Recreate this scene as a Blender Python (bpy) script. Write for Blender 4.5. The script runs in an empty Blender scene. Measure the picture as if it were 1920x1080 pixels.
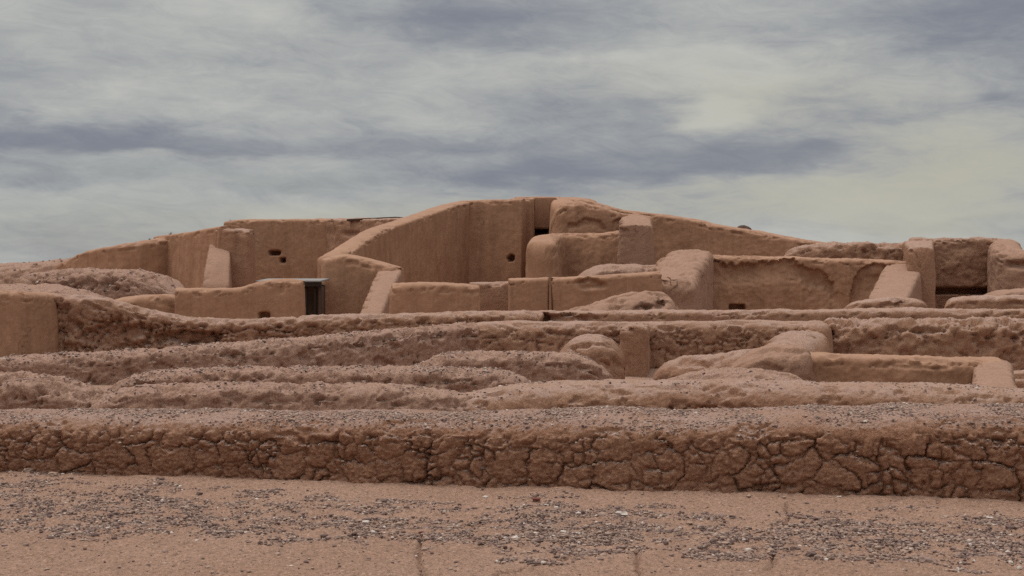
import bpy, math, random
import numpy as np

C = bpy.context.scene.collection
scene = bpy.context.scene
R = math.radians

# ------------------------------------------------------------------ camera
EYE = 1.70            # eye height above the ground in front of the ruin
FPX = 2667.0          # focal length in pixels of the 1920 px wide photograph
HOR = 515.0           # row of the eye level in the photograph
cam_d = bpy.data.cameras.new("camera")
cam_d.sensor_width = 36.0
cam_d.lens = 36.0 * FPX / 1920.0
cam_d.shift_y = -(540.0 - HOR) / 1920.0
cam_d.clip_start = 0.1
cam_d.clip_end = 5000.0
cam = bpy.data.objects.new("camera", cam_d)
cam.location = (0, 0, EYE)
cam.rotation_euler = (R(90), 0, 0)
C.objects.link(cam)
scene.camera = cam

# ------------------------------------------------------------------ sun, exposure
SUN_EL, SUN_AZ = 70.0, -65.0      # degrees; azimuth from +Y (view direction) towards +X
sun_d = bpy.data.lights.new("sun", 'SUN')
sun_d.energy = 1.5
sun_d.angle = R(28)
sun_d.color = (1.0, 0.95, 0.88)
sun = bpy.data.objects.new("sun", sun_d)
sun.rotation_euler = (R(90 - SUN_EL), 0, R(180 - SUN_AZ))
C.objects.link(sun)
vs = scene.view_settings
vs.view_transform = 'Standard'
vs.look = 'None'
vs.exposure = 0.0
vs.gamma = 1.0
vs.use_curve_mapping = False
scene.cycles.max_bounces = 6
scene.cycles.diffuse_bounces = 3
scene.cycles.use_denoising = False
scene.cycles.use_adaptive_sampling = False

# ------------------------------------------------------------------ node helper
class NT:
    def __init__(self, tree):
        self.t = tree
        self.n = tree.nodes
        self.l = tree.links
    def node(self, typ, **kw):
        nd = self.n.new(typ)
        for k, v in kw.items():
            setattr(nd, k, v)
        return nd
    def put(self, sock, v):
        if isinstance(v, bpy.types.NodeSocket):
            self.l.new(v, sock)
        elif isinstance(v, (tuple, list)):
            if sock.type == 'RGBA' and len(v) == 3:
                v = (*v, 1.0)
            sock.default_value = v
        else:
            sock.default_value = v
    def m(self, op, a, b=0.0, c=0.0, clamp=False):
        nd = self.node('ShaderNodeMath', operation=op, use_clamp=clamp)
        self.put(nd.inputs[0], a); self.put(nd.inputs[1], b); self.put(nd.inputs[2], c)
        return nd.outputs[0]
    def mix(self, f, a, b, blend='MIX'):
        nd = self.node('ShaderNodeMix', data_type='RGBA', blend_type=blend)
        self.put(nd.inputs[0], f); self.put(nd.inputs[6], a); self.put(nd.inputs[7], b)
        return nd.outputs[2]
    def ramp(self, v, lo, hi, a=0.0, b=1.0):
        nd = self.node('ShaderNodeMapRange', interpolation_type='SMOOTHSTEP')
        self.put(nd.inputs[0], v); self.put(nd.inputs[1], lo); self.put(nd.inputs[2], hi)
        self.put(nd.inputs[3], a); self.put(nd.inputs[4], b)
        return nd.outputs[0]
    def noise(self, vec, scale, detail=4.0, rough=0.55, dist=0.0):
        nd = self.node('ShaderNodeTexNoise')
        self.put(nd.inputs['Vector'], vec)
        nd.inputs['Scale'].default_value = scale
        nd.inputs['Detail'].default_value = detail
        nd.inputs['Roughness'].default_value = rough
        nd.inputs['Distortion'].default_value = dist
        return nd.outputs[0]
    def xyz(self, x, y, z):
        nd = self.node('ShaderNodeCombineXYZ')
        self.put(nd.inputs[0], x); self.put(nd.inputs[1], y); self.put(nd.inputs[2], z)
        return nd.outputs[0]

# ------------------------------------------------------------------ world: clear sky behind a broken cloud layer
world = bpy.data.worlds.new("World")
scene.world = world
world.use_nodes = True
W = NT(world.node_tree)
W.n.clear()
tc = W.node('ShaderNodeTexCoord')
sep = W.node('ShaderNodeSeparateXYZ')
W.l.new(tc.outputs['Generated'], sep.inputs[0])
dx, dy, dz = sep.outputs
el = W.m('ARCSINE', dz)
az = W.m('ARCTAN2', dx, dy)
zz = W.m('ADD', W.m('ABSOLUTE', dz), 0.16)
pv = W.xyz(W.m('DIVIDE', dx, zz), W.m('DIVIDE', dy, zz), 0.37)
wn1 = W.noise(W.xyz(W.m('MULTIPLY', az, 7.0), W.m('MULTIPLY', el, 26.0), 1.3), 1.0, 5, 0.55)
wn2 = W.noise(W.xyz(W.m('MULTIPLY', az, 9.0), W.m('MULTIPLY', el, 36.0), 8.1), 1.0, 5, 0.55)
waz = W.m('ADD', az, W.m('MULTIPLY', W.m('SUBTRACT', wn1, 0.5), 0.16))
wel = W.m('ADD', el, W.m('MULTIPLY', W.m('SUBTRACT', wn2, 0.5), 0.055))
def blob(px, py, rx, ry, amp):
    u0, v0 = math.atan((px - 960) / FPX), math.atan((HOR - py) / FPX)
    a = W.m('DIVIDE', W.m('SUBTRACT', waz, u0), rx / FPX)
    b = W.m('DIVIDE', W.m('SUBTRACT', wel, v0), ry / FPX)
    q = W.m('ADD', W.m('MULTIPLY', a, a), W.m('MULTIPLY', b, b))
    return W.m('MULTIPLY', W.m('EXPONENT', W.m('MULTIPLY', q, -1.0)), amp)
def total(lst):
    s = lst[0]
    for x in lst[1:]:
        s = W.m('ADD', s, x)
    return s
n_big = W.noise(pv, 1.1, 6, 0.58, 0.4)
n_mid = W.noise(W.xyz(W.m('MULTIPLY', az, 9.0), W.m('MULTIPLY', el, 26.0), 4.2), 1.0, 6, 0.6, 0.3)
n_fine = W.noise(W.xyz(W.m('ADD', W.m('MULTIPLY', az, 22.0), W.m('MULTIPLY', el, 18.0)), W.m('MULTIPLY', el, 72.0), 2.2), 1.0, 10, 0.74, 0.9)
# thickness of the cloud: thick = slate grey, thin = pale
dark = total([
    W.m('MULTIPLY', W.m('SUBTRACT', n_big, 0.5), 1.15),
    W.m('MULTIPLY', W.m('SUBTRACT', n_mid, 0.5), 1.15),
    W.m('MULTIPLY', W.m('SUBTRACT', n_fine, 0.5), 0.95),
    blob(880, 35, 260, 45, 0.59), blob(1850, 45, 260, 70, 0.64), blob(120, 262, 400, 36, 0.75), blob(330, 283, 200, 12, 0.37),
    blob(60, 345, 130, 26, 0.48), blob(850, 262, 300, 30, 0.53), blob(1090, 325, 240, 28, 0.64),
    blob(1420, 300, 180, 30, 0.59), blob(1130, 205, 170, 40, 0.37), blob(520, 110, 120, 30, 0.27),
    blob(1560, 215, 260, 26, 0.27), blob(1900, 205, 90, 20, 0.37),
    blob(1310, 222, 75, 30, -1.15), blob(1430, 150, 240, 34, -0.65), blob(300, 60, 420, 90, -0.35),
    blob(1250, 105, 240, 26, -0.35), blob(300, 205, 260, 28, -0.2), blob(1800, 270, 200, 40, -0.30),
    blob(1700, 370, 330, 46, -0.22), blob(700, 385, 520, 34, -0.25),
    W.m('MULTIPLY', W.m('EXPONENT', W.m('MULTIPLY', W.m('MULTIPLY', el, el), -900.0)), -0.30),
])
thick = W.ramp(dark, -0.85, 0.92)
col = W.mix(thick, (0.525, 0.532, 0.498), (0.208, 0.226, 0.272))
warm = total([blob(1800, 330, 420, 110, 0.75), blob(1440, 190, 330, 60, 0.35), blob(700, 400, 330, 26, 0.45),
              blob(1250, 380, 300, 40, 0.45), blob(250, 285, 200, 14, 0.35)])
warm = W.m('MULTIPLY', warm, W.ramp(thick, 0.1, 0.75, 1.0, 0.15), clamp=True)
col = W.mix(warm, col, (0.455, 0.440, 0.350))
# a deck of cloud is brighter overhead than near the horizon
up = W.m('ADD', 1.0, W.m('MULTIPLY', W.ramp(dz, 0.15, 1.0), 1.9))
col = W.mix(1.0, col, W.xyz(up, up, up), 'MULTIPLY')
gap = total([blob(400, 333, 330, 16, 0.55), blob(250, 440, 330, 60, 0.5), blob(1000, 395, 300, 24, 0.25), blob(1760, 415, 160, 20, 0.3)])
cover = W.m('SUBTRACT', 1.0, W.m('MULTIPLY', gap, 0.55), clamp=True)
sky = W.node('ShaderNodeTexSky', sky_type='NISHITA')
sky.sun_disc = False
sky.sun_elevation = R(SUN_EL)
sky.sun_rotation = R(SUN_AZ)
sky.dust_density = 1.5
bg1 = W.node('ShaderNodeBackground'); W.l.new(sky.outputs[0], bg1.inputs[0]); bg1.inputs[1].default_value = 0.06
bg2 = W.node('ShaderNodeBackground'); W.l.new(col, bg2.inputs[0]); bg2.inputs[1].default_value = 1.0
mx = W.node('ShaderNodeMixShader')
W.l.new(cover, mx.inputs[0]); W.l.new(bg1.outputs[0], mx.inputs[1]); W.l.new(bg2.outputs[0], mx.inputs[2])
wo = W.node('ShaderNodeOutputWorld'); W.l.new(mx.outputs[0], wo.inputs[0])

# ------------------------------------------------------------------ materials
def adobe(name, c1, c2, c3, top=None, topf=0.6, grit=0.35, bump=0.5, streak=0.3, fscale=1.0, tscale=14.0):
    m = bpy.data.materials.new(name); m.use_nodes = True
    N = NT(m.node_tree); N.n.clear()
    t = N.node('ShaderNodeTexCoord'); p = t.outputs['Object']
    g = N.node('ShaderNodeNewGeometry')
    s = N.node('ShaderNodeSeparateXYZ'); N.l.new(g.outputs['Normal'], s.inputs[0])
    sp = N.node('ShaderNodeSeparateXYZ'); N.l.new(p, sp.inputs[0])
    big = N.ramp(N.noise(p, 0.9 * fscale, 5, 0.6, 0.3), 0.32, 0.68)
    col = N.mix(big, c1, c2)
    med = N.ramp(N.noise(p, 6.0 * fscale, 6, 0.65, 0.2), 0.40, 0.72)
    col = N.mix(N.m('MULTIPLY', med, 0.55), col, c3)
    if streak > 0:
        sv = N.xyz(N.m('MULTIPLY', sp.outputs[0], 2.2), N.m('MULTIPLY', sp.outputs[1], 2.2), N.m('MULTIPLY', sp.outputs[2], 0.28))
        st = N.ramp(N.noise(sv, 1.6, 5, 0.6, 0.4), 0.42, 0.70)
        col = N.mix(N.m('MULTIPLY', st, streak), col, tuple(0.68 * x for x in c1))
        sv2 = N.xyz(N.m('MULTIPLY', sp.outputs[0], 9.0), N.m('MULTIPLY', sp.outputs[1], 9.0), N.m('MULTIPLY', sp.outputs[2], 0.7))
        st2 = N.ramp(N.noise(sv2, 1.0, 4, 0.6, 0.3), 0.50, 0.72)
        col = N.mix(N.m('MULTIPLY', st2, streak * 0.6), col, tuple(min(0.6, 1.22 * x) for x in c2))
    if streak >= 0.3:                     # hairline cracks in the plaster
        cn = N.m('ABSOLUTE', N.m('SUBTRACT', N.noise(p, 1.1, 5, 0.55, 0.6), 0.5))
        cm = N.m('MULTIPLY', N.ramp(cn, 0.002, 0.009, 1.0, 0.0), N.ramp(N.noise(p, 0.55, 2, 0.5), 0.48, 0.60))
        col = N.mix(N.m('MULTIPLY', cm, 0.6), col, tuple(0.35 * x for x in c1))
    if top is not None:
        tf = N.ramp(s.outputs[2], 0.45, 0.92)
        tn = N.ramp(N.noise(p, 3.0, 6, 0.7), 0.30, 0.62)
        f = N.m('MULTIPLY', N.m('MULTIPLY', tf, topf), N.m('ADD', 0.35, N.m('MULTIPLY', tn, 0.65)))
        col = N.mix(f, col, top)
    # grit: sand grains and small stones set in the mud
    gr = N.noise(p, 46.0, 3, 0.75)
    lo = N.ramp(gr, 0.34, 0.47, 1.0, 0.0)
    hi = N.ramp(gr, 0.54, 0.68)
    col = N.mix(N.m('MULTIPLY', lo, grit), col, tuple(0.45 * x for x in c1))
    col = N.mix(N.m('MULTIPLY', hi, grit * 0.8), col, tuple(min(0.7, 1.45 * x + 0.03) for x in c2))
    g2 = N.noise(p, 15.0, 5, 0.75)
    col = N.mix(N.m('MULTIPLY', N.ramp(g2, 0.34, 0.48, 1.0, 0.0), grit * 0.7), col, tuple(0.55 * x for x in c1))
    b = N.node('ShaderNodeBsdfPrincipled')
    N.l.new(col, b.inputs['Base Color'])
    b.inputs['Roughness'].default_value = 0.95
    b.inputs['Specular IOR Level'].default_value = 0.08
    h = N.m('ADD', N.m('MULTIPLY', N.noise(p, tscale, 8, 0.68), 0.06), N.m('MULTIPLY', N.noise(p, tscale * 5.5, 3, 0.6), 0.012))
    bp = N.node('ShaderNodeBump'); bp.inputs['Strength'].default_value = bump; bp.inputs['Distance'].default_value = 1.0
    N.l.new(h, bp.inputs['Height']); N.l.new(bp.outputs[0], b.inputs['Normal'])
    o = N.node('ShaderNodeOutputMaterial'); N.l.new(b.outputs[0], o.inputs[0])
    return m

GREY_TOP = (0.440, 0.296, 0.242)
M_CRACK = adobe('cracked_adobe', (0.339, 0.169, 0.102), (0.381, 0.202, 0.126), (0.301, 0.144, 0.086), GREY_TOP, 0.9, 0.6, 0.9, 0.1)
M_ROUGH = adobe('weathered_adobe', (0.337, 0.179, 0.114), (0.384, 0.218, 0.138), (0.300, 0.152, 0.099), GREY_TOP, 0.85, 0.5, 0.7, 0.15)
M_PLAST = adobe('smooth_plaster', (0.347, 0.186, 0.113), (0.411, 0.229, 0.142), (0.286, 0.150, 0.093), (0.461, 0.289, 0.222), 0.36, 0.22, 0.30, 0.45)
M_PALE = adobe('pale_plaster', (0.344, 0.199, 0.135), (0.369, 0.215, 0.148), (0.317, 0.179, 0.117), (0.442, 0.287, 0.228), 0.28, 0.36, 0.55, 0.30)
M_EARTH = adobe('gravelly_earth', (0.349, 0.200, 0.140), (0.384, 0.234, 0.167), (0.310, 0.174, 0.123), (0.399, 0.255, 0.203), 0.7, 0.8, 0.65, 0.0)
M_GROUND = adobe('sandy_ground', (0.363, 0.217, 0.154), (0.397, 0.244, 0.177), (0.326, 0.190, 0.133), None, 0, 0.85, 0.8, 0.0)

def plain(name, c, rough=0.9, nscale=8.0, var=0.3):
    m = bpy.data.materials.new(name); m.use_nodes = True
    N = NT(m.node_tree); b = N.n['Principled BSDF']
    t = N.node('ShaderNodeTexCoord')
    n = N.noise(t.outputs['Object'], nscale, 5, 0.6)
    N.l.new(N.mix(n, tuple(x * (1 - var) for x in c), tuple(x * (1 + var) for x in c)), b.inputs['Base Color'])
    b.inputs['Roughness'].default_value = rough
    b.inputs['Specular IOR Level'].default_value = 0.15
    return m
M_STONE_D = plain('dark_stone', (0.145, 0.093, 0.079), 0.85, 30)
M_STONE_M = plain('mauve_stone', (0.285, 0.192, 0.158), 0.85, 30)
M_STONE_T = plain('tan_stone', (0.380, 0.265, 0.205), 0.9, 30)
M_STONE_W = plain('pale_stone', (0.580, 0.490, 0.430), 0.8, 30, 0.15)
M_STONE_R = plain('red_stone', (0.190, 0.075, 0.055), 0.85, 30)
M_WOOD = plain('dark_timber', (0.035, 0.022, 0.016), 0.8, 12)
M_SHEET = plain('grey_sheet', (0.270, 0.245, 0.230), 0.95, 3, 0.2)
M_CRUST_SHADE = plain('crust_and_doorway_shade', (0.095, 0.056, 0.040), 0.95, 5)  # dark earth crust; also painted as the shade inside the doorway
M_GRASS = plain('dry_grass', (0.130, 0.100, 0.060), 0.9, 5)

# ------------------------------------------------------------------ numpy noise
_G = np.array([(1,1,0),(-1,1,0),(1,-1,0),(-1,-1,0),(1,0,1),(-1,0,1),(1,0,-1),(-1,0,-1),
               (0,1,1),(0,-1,1),(0,1,-1),(0,-1,-1),(1,1,0),(-1,1,0),(0,-1,1),(0,-1,-1)], dtype=np.float32)
def _hash(ix, iy, iz, seed):
    h = (ix.astype(np.uint32) * np.uint32(374761393)) ^ (iy.astype(np.uint32) * np.uint32(668265263)) \
        ^ (iz.astype(np.uint32) * np.uint32(2246822519)) ^ np.uint32((seed * 3266489917) & 0xffffffff)
    h = (h ^ (h >> np.uint32(13))) * np.uint32(1274126177)
    return h ^ (h >> np.uint32(16))
def perlin(p, seed=0):
    p = np.asarray(p, dtype=np.float32)
    i = np.floor(p).astype(np.int32); f = p - i
    w = f * f * f * (f * (f * 6 - 15) + 10)
    out = 0
    for cx in (0, 1):
        for cy in (0, 1):
            for cz in (0, 1):
                g = _G[_hash(i[:, 0] + cx, i[:, 1] + cy, i[:, 2] + cz, seed) & np.uint32(15)]
                d = g[:, 0] * (f[:, 0] - cx) + g[:, 1] * (f[:, 1] - cy) + g[:, 2] * (f[:, 2] - cz)
                out = out + d * (w[:, 0] if cx else 1 - w[:, 0]) * (w[:, 1] if cy else 1 - w[:, 1]) * (w[:, 2] if cz else 1 - w[:, 2])
    return out
def fbm(p, octaves=4, seed=0, gain=0.5):
    s, a = 0, 1.0
    for k in range(octaves):
        s = s + a * perlin(p * (2.03 ** k), seed + 17 * k); a *= gain
    return s
def sstep(a, b, x):
    t = np.clip((x - a) / (b - a), 0, 1)
    return t * t * (3 - 2 * t)
def voronoi(x, y, seed):
    """nearest cell id and the distance to the border of that cell"""
    ix, iy = np.floor(x).astype(np.int32), np.floor(y).astype(np.int32)
    best = np.full(x.shape, 1e9, dtype=np.float32)
    bx, by = np.zeros_like(best), np.zeros_like(best)
    bid = np.zeros(x.shape, dtype=np.int64)
    pts = []
    for j in range(-2, 3):
        for i in range(-2, 3):
            cx, cy = ix + i, iy + j
            h = _hash(cx, cy, cx * 0 + 7, seed)
            fx = cx + 0.12 + 0.76 * (h & np.uint32(1023)).astype(np.float32) / 1023
            fy = cy + 0.12 + 0.76 * ((h >> np.uint32(10)) & np.uint32(1023)).astype(np.float32) / 1023
            d = (fx - x) ** 2 + (fy - y) ** 2
            k = d < best
            best = np.where(k, d, best); bx = np.where(k, fx, bx); by = np.where(k, fy, by)
            bid = np.where(k, (cx.astype(np.int64) + 5000) * 20000 + cy + 5000, bid)
            pts.append((fx, fy))
    e = np.full(x.shape, 9.0, dtype=np.float32)
    for fx, fy in pts:
        vx, vy = fx - bx, fy - by
        L = np.sqrt(vx * vx + vy * vy)
        d = ((bx + fx) / 2 - x) * vx + ((by + fy) / 2 - y) * vy
        e = np.where(L > 1e-4, np.minimum(e, d / np.maximum(L, 1e-4)), e)
    return bid, e

# ------------------------------------------------------------------ placing helpers
def PX(px, D): return (px - 960.0) / FPX * D
def PZ(py, D): return EYE + (HOR - py) / FPX * D

def link(name, me, mats, parent=None, label=None, cat=None, group=None, kind=None, loc=(0, 0, 0)):
    o = bpy.data.objects.new(name, me)
    for m in (mats if isinstance(mats, (list, tuple)) else [mats]):
        if me is not None and m is not None:
            me.materials.append(m)
    o.location = loc
    if parent: o.parent = parent
    if label: o['label'] = label
    if cat: o['category'] = cat
    if group: o['group'] = group
    if kind or cat: o['kind'] = kind or 'thing'
    C.objects.link(o)
    return o
def mesh_np(name, v, faces, smooth=True, mat_idx=None):
    """faces: (n,3) or (n,4) index array"""
    me = bpy.data.meshes.new(name)
    v = np.asarray(v, dtype=np.float32); f = np.asarray(faces, dtype=np.int32)
    k = f.shape[1]
    me.vertices.add(len(v)); me.vertices.foreach_set('co', v.ravel())
    me.loops.add(f.size); me.loops.foreach_set('vertex_index', f.ravel())
    me.polygons.add(len(f))
    me.polygons.foreach_set('loop_start', np.arange(0, f.size, k, dtype=np.int32))
    me.polygons.foreach_set('use_smooth', np.full(len(f), smooth, dtype=bool))
    if mat_idx is not None:
        me.polygons.foreach_set('material_index', np.asarray(mat_idx, dtype=np.int32))
    me.update(calc_edges=True)
    return me
def grid_normals(P):
    a = np.gradient(P, axis=0); b = np.gradient(P, axis=1)
    n = np.cross(b, a)
    return n / np.maximum(np.linalg.norm(n, axis=2, keepdims=True), 1e-9)

def gsmooth(a, sig):
    if sig < 0.5: return a
    k = int(3 * sig) + 1
    x = np.arange(-k, k + 1); w = np.exp(-0.5 * (x / sig) ** 2); w /= w.sum()
    lo = 2 * a[0] - a[1:k + 1][::-1] if len(a) > k else np.full(k, a[0])
    hi = 2 * a[-1] - a[-k - 1:-1][::-1] if len(a) > k else np.full(k, a[-1])
    return np.convolve(np.concatenate([lo, a, hi]), w, 'valid')

SURF = []     # surfaces that grit is scattered on later: (points, normals, density, size)
_seed = [11]
WALLS = 'adobe walls of the ruin'

def wall(label, pts, mat, rough=0.5, r=0.22, batter=0.06, cap=(1.0, 1.0), dents=(), clods=None, ds=None,
         name='adobe_wall', cat='wall', smooth=None, grit=0.0, gsize=0.02, group=WALLS, pit=0.0, front_slope=0.0, lump=1.0):
    """pts: (column, distance, row of the crest, thickness) along the wall"""
    _seed[0] += 7; seed = _seed[0]
    if not isinstance(cap, tuple): cap = (cap, cap)
    P = np.array([(PX(a, D), D, PZ(b, D), t) for a, D, b, t in pts], dtype=np.float64)
    Dm = P[:, 1].min()
    ds = ds or max(0.014, Dm * 0.00125)
    L = np.concatenate([[0], np.cumsum(np.hypot(np.diff(P[:, 0]), np.diff(P[:, 1])))])
    n = max(8, int(L[-1] / ds))
    su = np.linspace(0, L[-1], n)
    sg = (smooth if smooth is not None else min(0.30, 0.009 * Dm)) / (L[-1] / n)
    sg = min(sg, n / 8)
    Q = np.stack([gsmooth(np.interp(su, L, P[:, k]), sg) for k in range(4)], 1)
    # extra rings at both rounded ends
    c0 = min(Q[0, 3] * 0.5 * cap[0], L[-1] * 0.45); c1 = min(Q[-1, 3] * 0.5 * cap[1], L[-1] * 0.45)
    th = np.linspace(0, math.pi / 2, 9)[:-1]
    s = np.concatenate([c0 * (1 - np.cos(th)), su[(su > c0) & (su < L[-1] - c1)], (L[-1] - c1 * (1 - np.cos(th)))[::-1]])
    X, Y, Z, T = (np.interp(s, su, Q[:, k]) for k in range(4))
    e0 = np.sqrt(np.clip(1 - (1 - np.clip(s / c0, 0, 1)) ** 2, 0, 1))
    e1 = np.sqrt(np.clip(1 - (1 - np.clip((L[-1] - s) / c1, 0, 1)) ** 2, 0, 1))
    e = np.minimum(e0, e1)
    tx, ty = np.gradient(X, s), np.gradient(Y, s)
    tl = np.hypot(tx, ty); tx, ty = tx / tl, ty / tl
    nx, ny = ty, -tx                       # towards the viewer for a wall that runs left to right
    base = -0.12
    Hh = np.maximum(Z - base, 0.08)
    h = Hh * (1 - 0.20 * (1 - e0) * (cap[0] > 0.3) - 0.20 * (1 - e1) * (cap[1] > 0.3))
    w = T / 2
    rr = np.minimum(np.minimum(r, 0.92 * w), 0.75 * h)
    hm, wm, rm = h.max(), w.max(), rr.max()
    nf = max(6, int((hm - rm) / ds)); na = max(5, int(1.6 * rm / ds)); nt = max(4, int(2 * (wm - rm) / ds)); nb = max(4, nf // 4)
    U, V = [], []                          # offset towards the viewer, height above the base
    for k in range(nf):
        z = (h - rr) * k / nf
        U.append(w + batter * (h - rr - z) + front_slope * (h - rr - z)); V.append(z)
    for k in range(na):
        a = math.pi / 2 * k / na
        U.append(w - rr + rr * math.cos(a)); V.append(h - rr + rr * math.sin(a))
    for k in range(nt + 1):
        f = 1 - 2 * k / nt
        U.append((w - rr) * f); V.append(h + 0.03 * T * (1 - f * f))
    for k in range(1, 6):
        a = math.pi / 2 * k / 5
        U.append(-(w - rr) - rr * math.sin(a)); V.append(h - rr + rr * math.cos(a))
    for k in range(1, nb + 1):
        z = (h - rr) * (1 - k / nb)
        U.append(-w - batter * (h - rr - z)); V.append(z)
    U, V = np.stack(U, 1) * e[:, None], np.stack(V, 1)
    G = np.stack([X[:, None] + nx[:, None] * U, Y[:, None] + ny[:, None] * U, base + V], 2)
    ni, nj = G.shape[:2]
    nrm = grid_normals(G)
    # orientation: the front must look along (nx, ny)
    if (nrm[ni // 2, nf // 2, 0] * nx[ni // 2] + nrm[ni // 2, nf // 2, 1] * ny[ni // 2]) < 0:
        nrm = -nrm
    p = G.reshape(-1, 3)
    soft = (e[:, None] * np.ones(nj)).ravel()
    cl = 0.55 if clods else 1.0
    d = rough * (0.075 * lump * fbm(p * 0.8, 3, seed) + 0.050 * cl * math.sqrt(lump) * fbm(p * 2.6, 4, seed + 3) + 0.030 * cl * fbm(p * 9.0, 4, seed + 5, 0.6))
    if Dm < 33:
        d = d + (0.004 + 0.006 * rough) * fbm(p * 27.0, 2, seed + 6)
    if pit > 0:
        b = fbm(p * 3.3, 4, seed + 9, 0.6)
        d = d - pit * sstep(0.10, 0.50, b) + 0.35 * pit * np.abs(fbm(p * 6.0, 3, seed + 12))
    sh = np.zeros((ni, nj)); sh[:, nf - 1:nf + na + 2] = 1.0      # the shoulder wears in chips and notches
    d = d - sh.ravel() * (0.03 + 0.07 * rough) * min(1.0, Dm / 26) * sstep(0.12, 0.42, fbm(p * np.array([2.6, 2.6, 5.0]), 4, seed + 70, 0.6))
    d = d * (0.35 + 0.65 * soft)
    cell = None
    if clods:
        S2 = np.repeat(s, nj); zz_ = (G[:, :, 2] - base).ravel()
        hh = np.repeat(h, nj)
        wx = fbm(np.stack([S2 * 2.4, zz_ * 2.4, S2 * 0], 1), 5, seed + 21, 0.6); wy = fbm(np.stack([S2 * 2.4, zz_ * 2.4, S2 * 0 + 9], 1), 5, seed + 22, 0.6)
        sx, sz = clods['size']
        # height measured along the face so that the shoulder is not squeezed
        cid, ed = voronoi(S2 / sx + 0.42 * wx, zz_ / sz + 0.42 * wy + 0.37, seed)
        _, e2 = voronoi(S2 / (sx * 0.42) + 0.6 * wx, zz_ / (sz * 0.45) + 0.6 * wy, seed + 40)
        frontmask = np.zeros((ni, nj), bool); frontmask[:, :nf + int(na * 0.75)] = True
        fm = frontmask.ravel()
        lim = clods.get('top', 0.84) + 0.10 * fbm(np.stack([S2 * 1.7, S2 * 0, S2 * 0 + 3], 1), 3, seed + 30)
        mk = np.where(fm, 1 - sstep(lim - 0.05, lim + 0.05, zz_ / hh), 0)
        vary = np.clip(0.70 + 1.7 * fbm(np.stack([S2 * 3.1, zz_ * 3.1, S2 * 0], 1), 3, seed + 33), 0.42, 1.5)
        vary2 = np.clip(0.60 + 1.7 * fbm(np.stack([S2 * 2.6, zz_ * 2.6, S2 * 0 + 5], 1), 3, seed + 34), 0.0, 1.4)
        wv = clods.get('width', 0.05)
        dep = clods['depth']
        h1 = ((cid * 2654435761) % 1000) / 1000.0
        d = d - mk * vary * dep * np.exp(-(ed / wv) ** 2) + mk * dep * 0.22 * (sstep(0, 0.30, ed) - 0.6)
        d = d + mk * dep * 0.30 * (h1 - 0.5) * sstep(0.0, 0.10, ed)
        d = d - mk * vary2 * dep * 0.75 * np.exp(-(e2 / 0.085) ** 2) + mk * vary2 * dep * 0.25 * (sstep(0, 0.4, e2) - 0.5)
        pf = p * np.array([1.0, 1.0, 1.3])
        d = d + mk * (0.016 * np.abs(fbm(pf * 13, 4, seed + 60, 0.65)) - 0.007 * sstep(0.18, 0.5, fbm(pf * 7, 3, seed + 61)))
        cell = np.where(mk > 0.5, cid, -1)
    G = (p + nrm.reshape(-1, 3) * d[:, None])
    if len(dents):
        fm = np.zeros((ni, nj), bool); fm[:, :nf + na + nt // 2] = True; fm = fm.ravel()
        qx = 960 + G[:, 0] / G[:, 1] * FPX; qy = HOR - (G[:, 2] - EYE) / G[:, 1] * FPX
        nn = fbm(np.stack([qx / 26, qy / 26, qx * 0], 1), 4, seed + 50)
        nn2 = fbm(np.stack([qx / 9, qy / 9, qx * 0], 1), 3, seed + 51)
        push = np.zeros(len(G))
        for (kind, cx, cy, rx, ry, dep, sf, wp) in dents:
            if kind == 'p':                       # same, with the upper edge given as a line of points
                ex, ey = [q_[0] for q_ in cx], [q_[1] for q_ in cx]
                t_ = qy - np.interp(qx, ex, ey) - wp * (9 * nn + 7 * nn2)
                wgt = sstep(0.0, 2.5, t_) * (1 - sstep(0.35 * ry, ry, t_ + 14 * nn)) * sstep(ex[0], ex[0] + rx, qx) * (1 - sstep(ex[-1] - rx, ex[-1], qx))
                push = np.maximum(push, wgt * dep * (1 + 0.5 * nn))
                continue
            ax, ay = np.abs((qx - cx) / rx), np.abs((qy - cy) / ry)
            if kind == 's':                       # plaster fallen away below a ragged edge
                edge_y = cy - ry * np.sqrt(np.clip(1 - ax ** 2, 0, 1)) + wp * (7 * nn + 3 * nn2)
                t_ = qy - edge_y
                wgt = sstep(0.0, 2.2, t_) * (1 - sstep(0.5 * ry, sf * ry, t_)) * (1 - sstep(0.93, 1.0, ax))
                push = np.maximum(push, wgt * dep * (1 + 0.15 * nn2))
                continue
            q = np.sqrt(ax * ax + ay * ay) if kind == 'e' else (ax ** 7 + ay ** 7) ** (1 / 7)
            q = q + wp * nn
            wgt = 1 - sstep(1 - sf, 1 + sf, q)
            push = np.maximum(push, wgt * dep * (1 + (0.35 * nn2 if wp > 0.2 else 0)))
        push = push * fm
        G[:, 0] -= np.repeat(nx, nj) * push; G[:, 1] -= np.repeat(ny, nj) * push
    G = G.reshape(ni, nj, 3)
    org = np.array([X.mean(), Y.mean(), 0.0])
    v = (G - org).reshape(-1, 3)
    ii, jj = np.meshgrid(np.arange(ni - 1), np.arange(nj - 1), indexing='ij')
    q = np.stack([ii * nj + jj, (ii + 1) * nj + jj, (ii + 1) * nj + jj + 1, ii * nj + jj + 1], -1).reshape(-1, 4)
    # winding check against the wanted normal
    k = (ni // 2) * (nj - 1) + nf // 2
    a = np.cross(v[q[k, 1]] - v[q[k, 0]], v[q[k, 3]] - v[q[k, 0]])
    if a @ np.array([nx[ni // 2], ny[ni // 2], 0]) < 0:
        q = q[:, ::-1]
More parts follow.
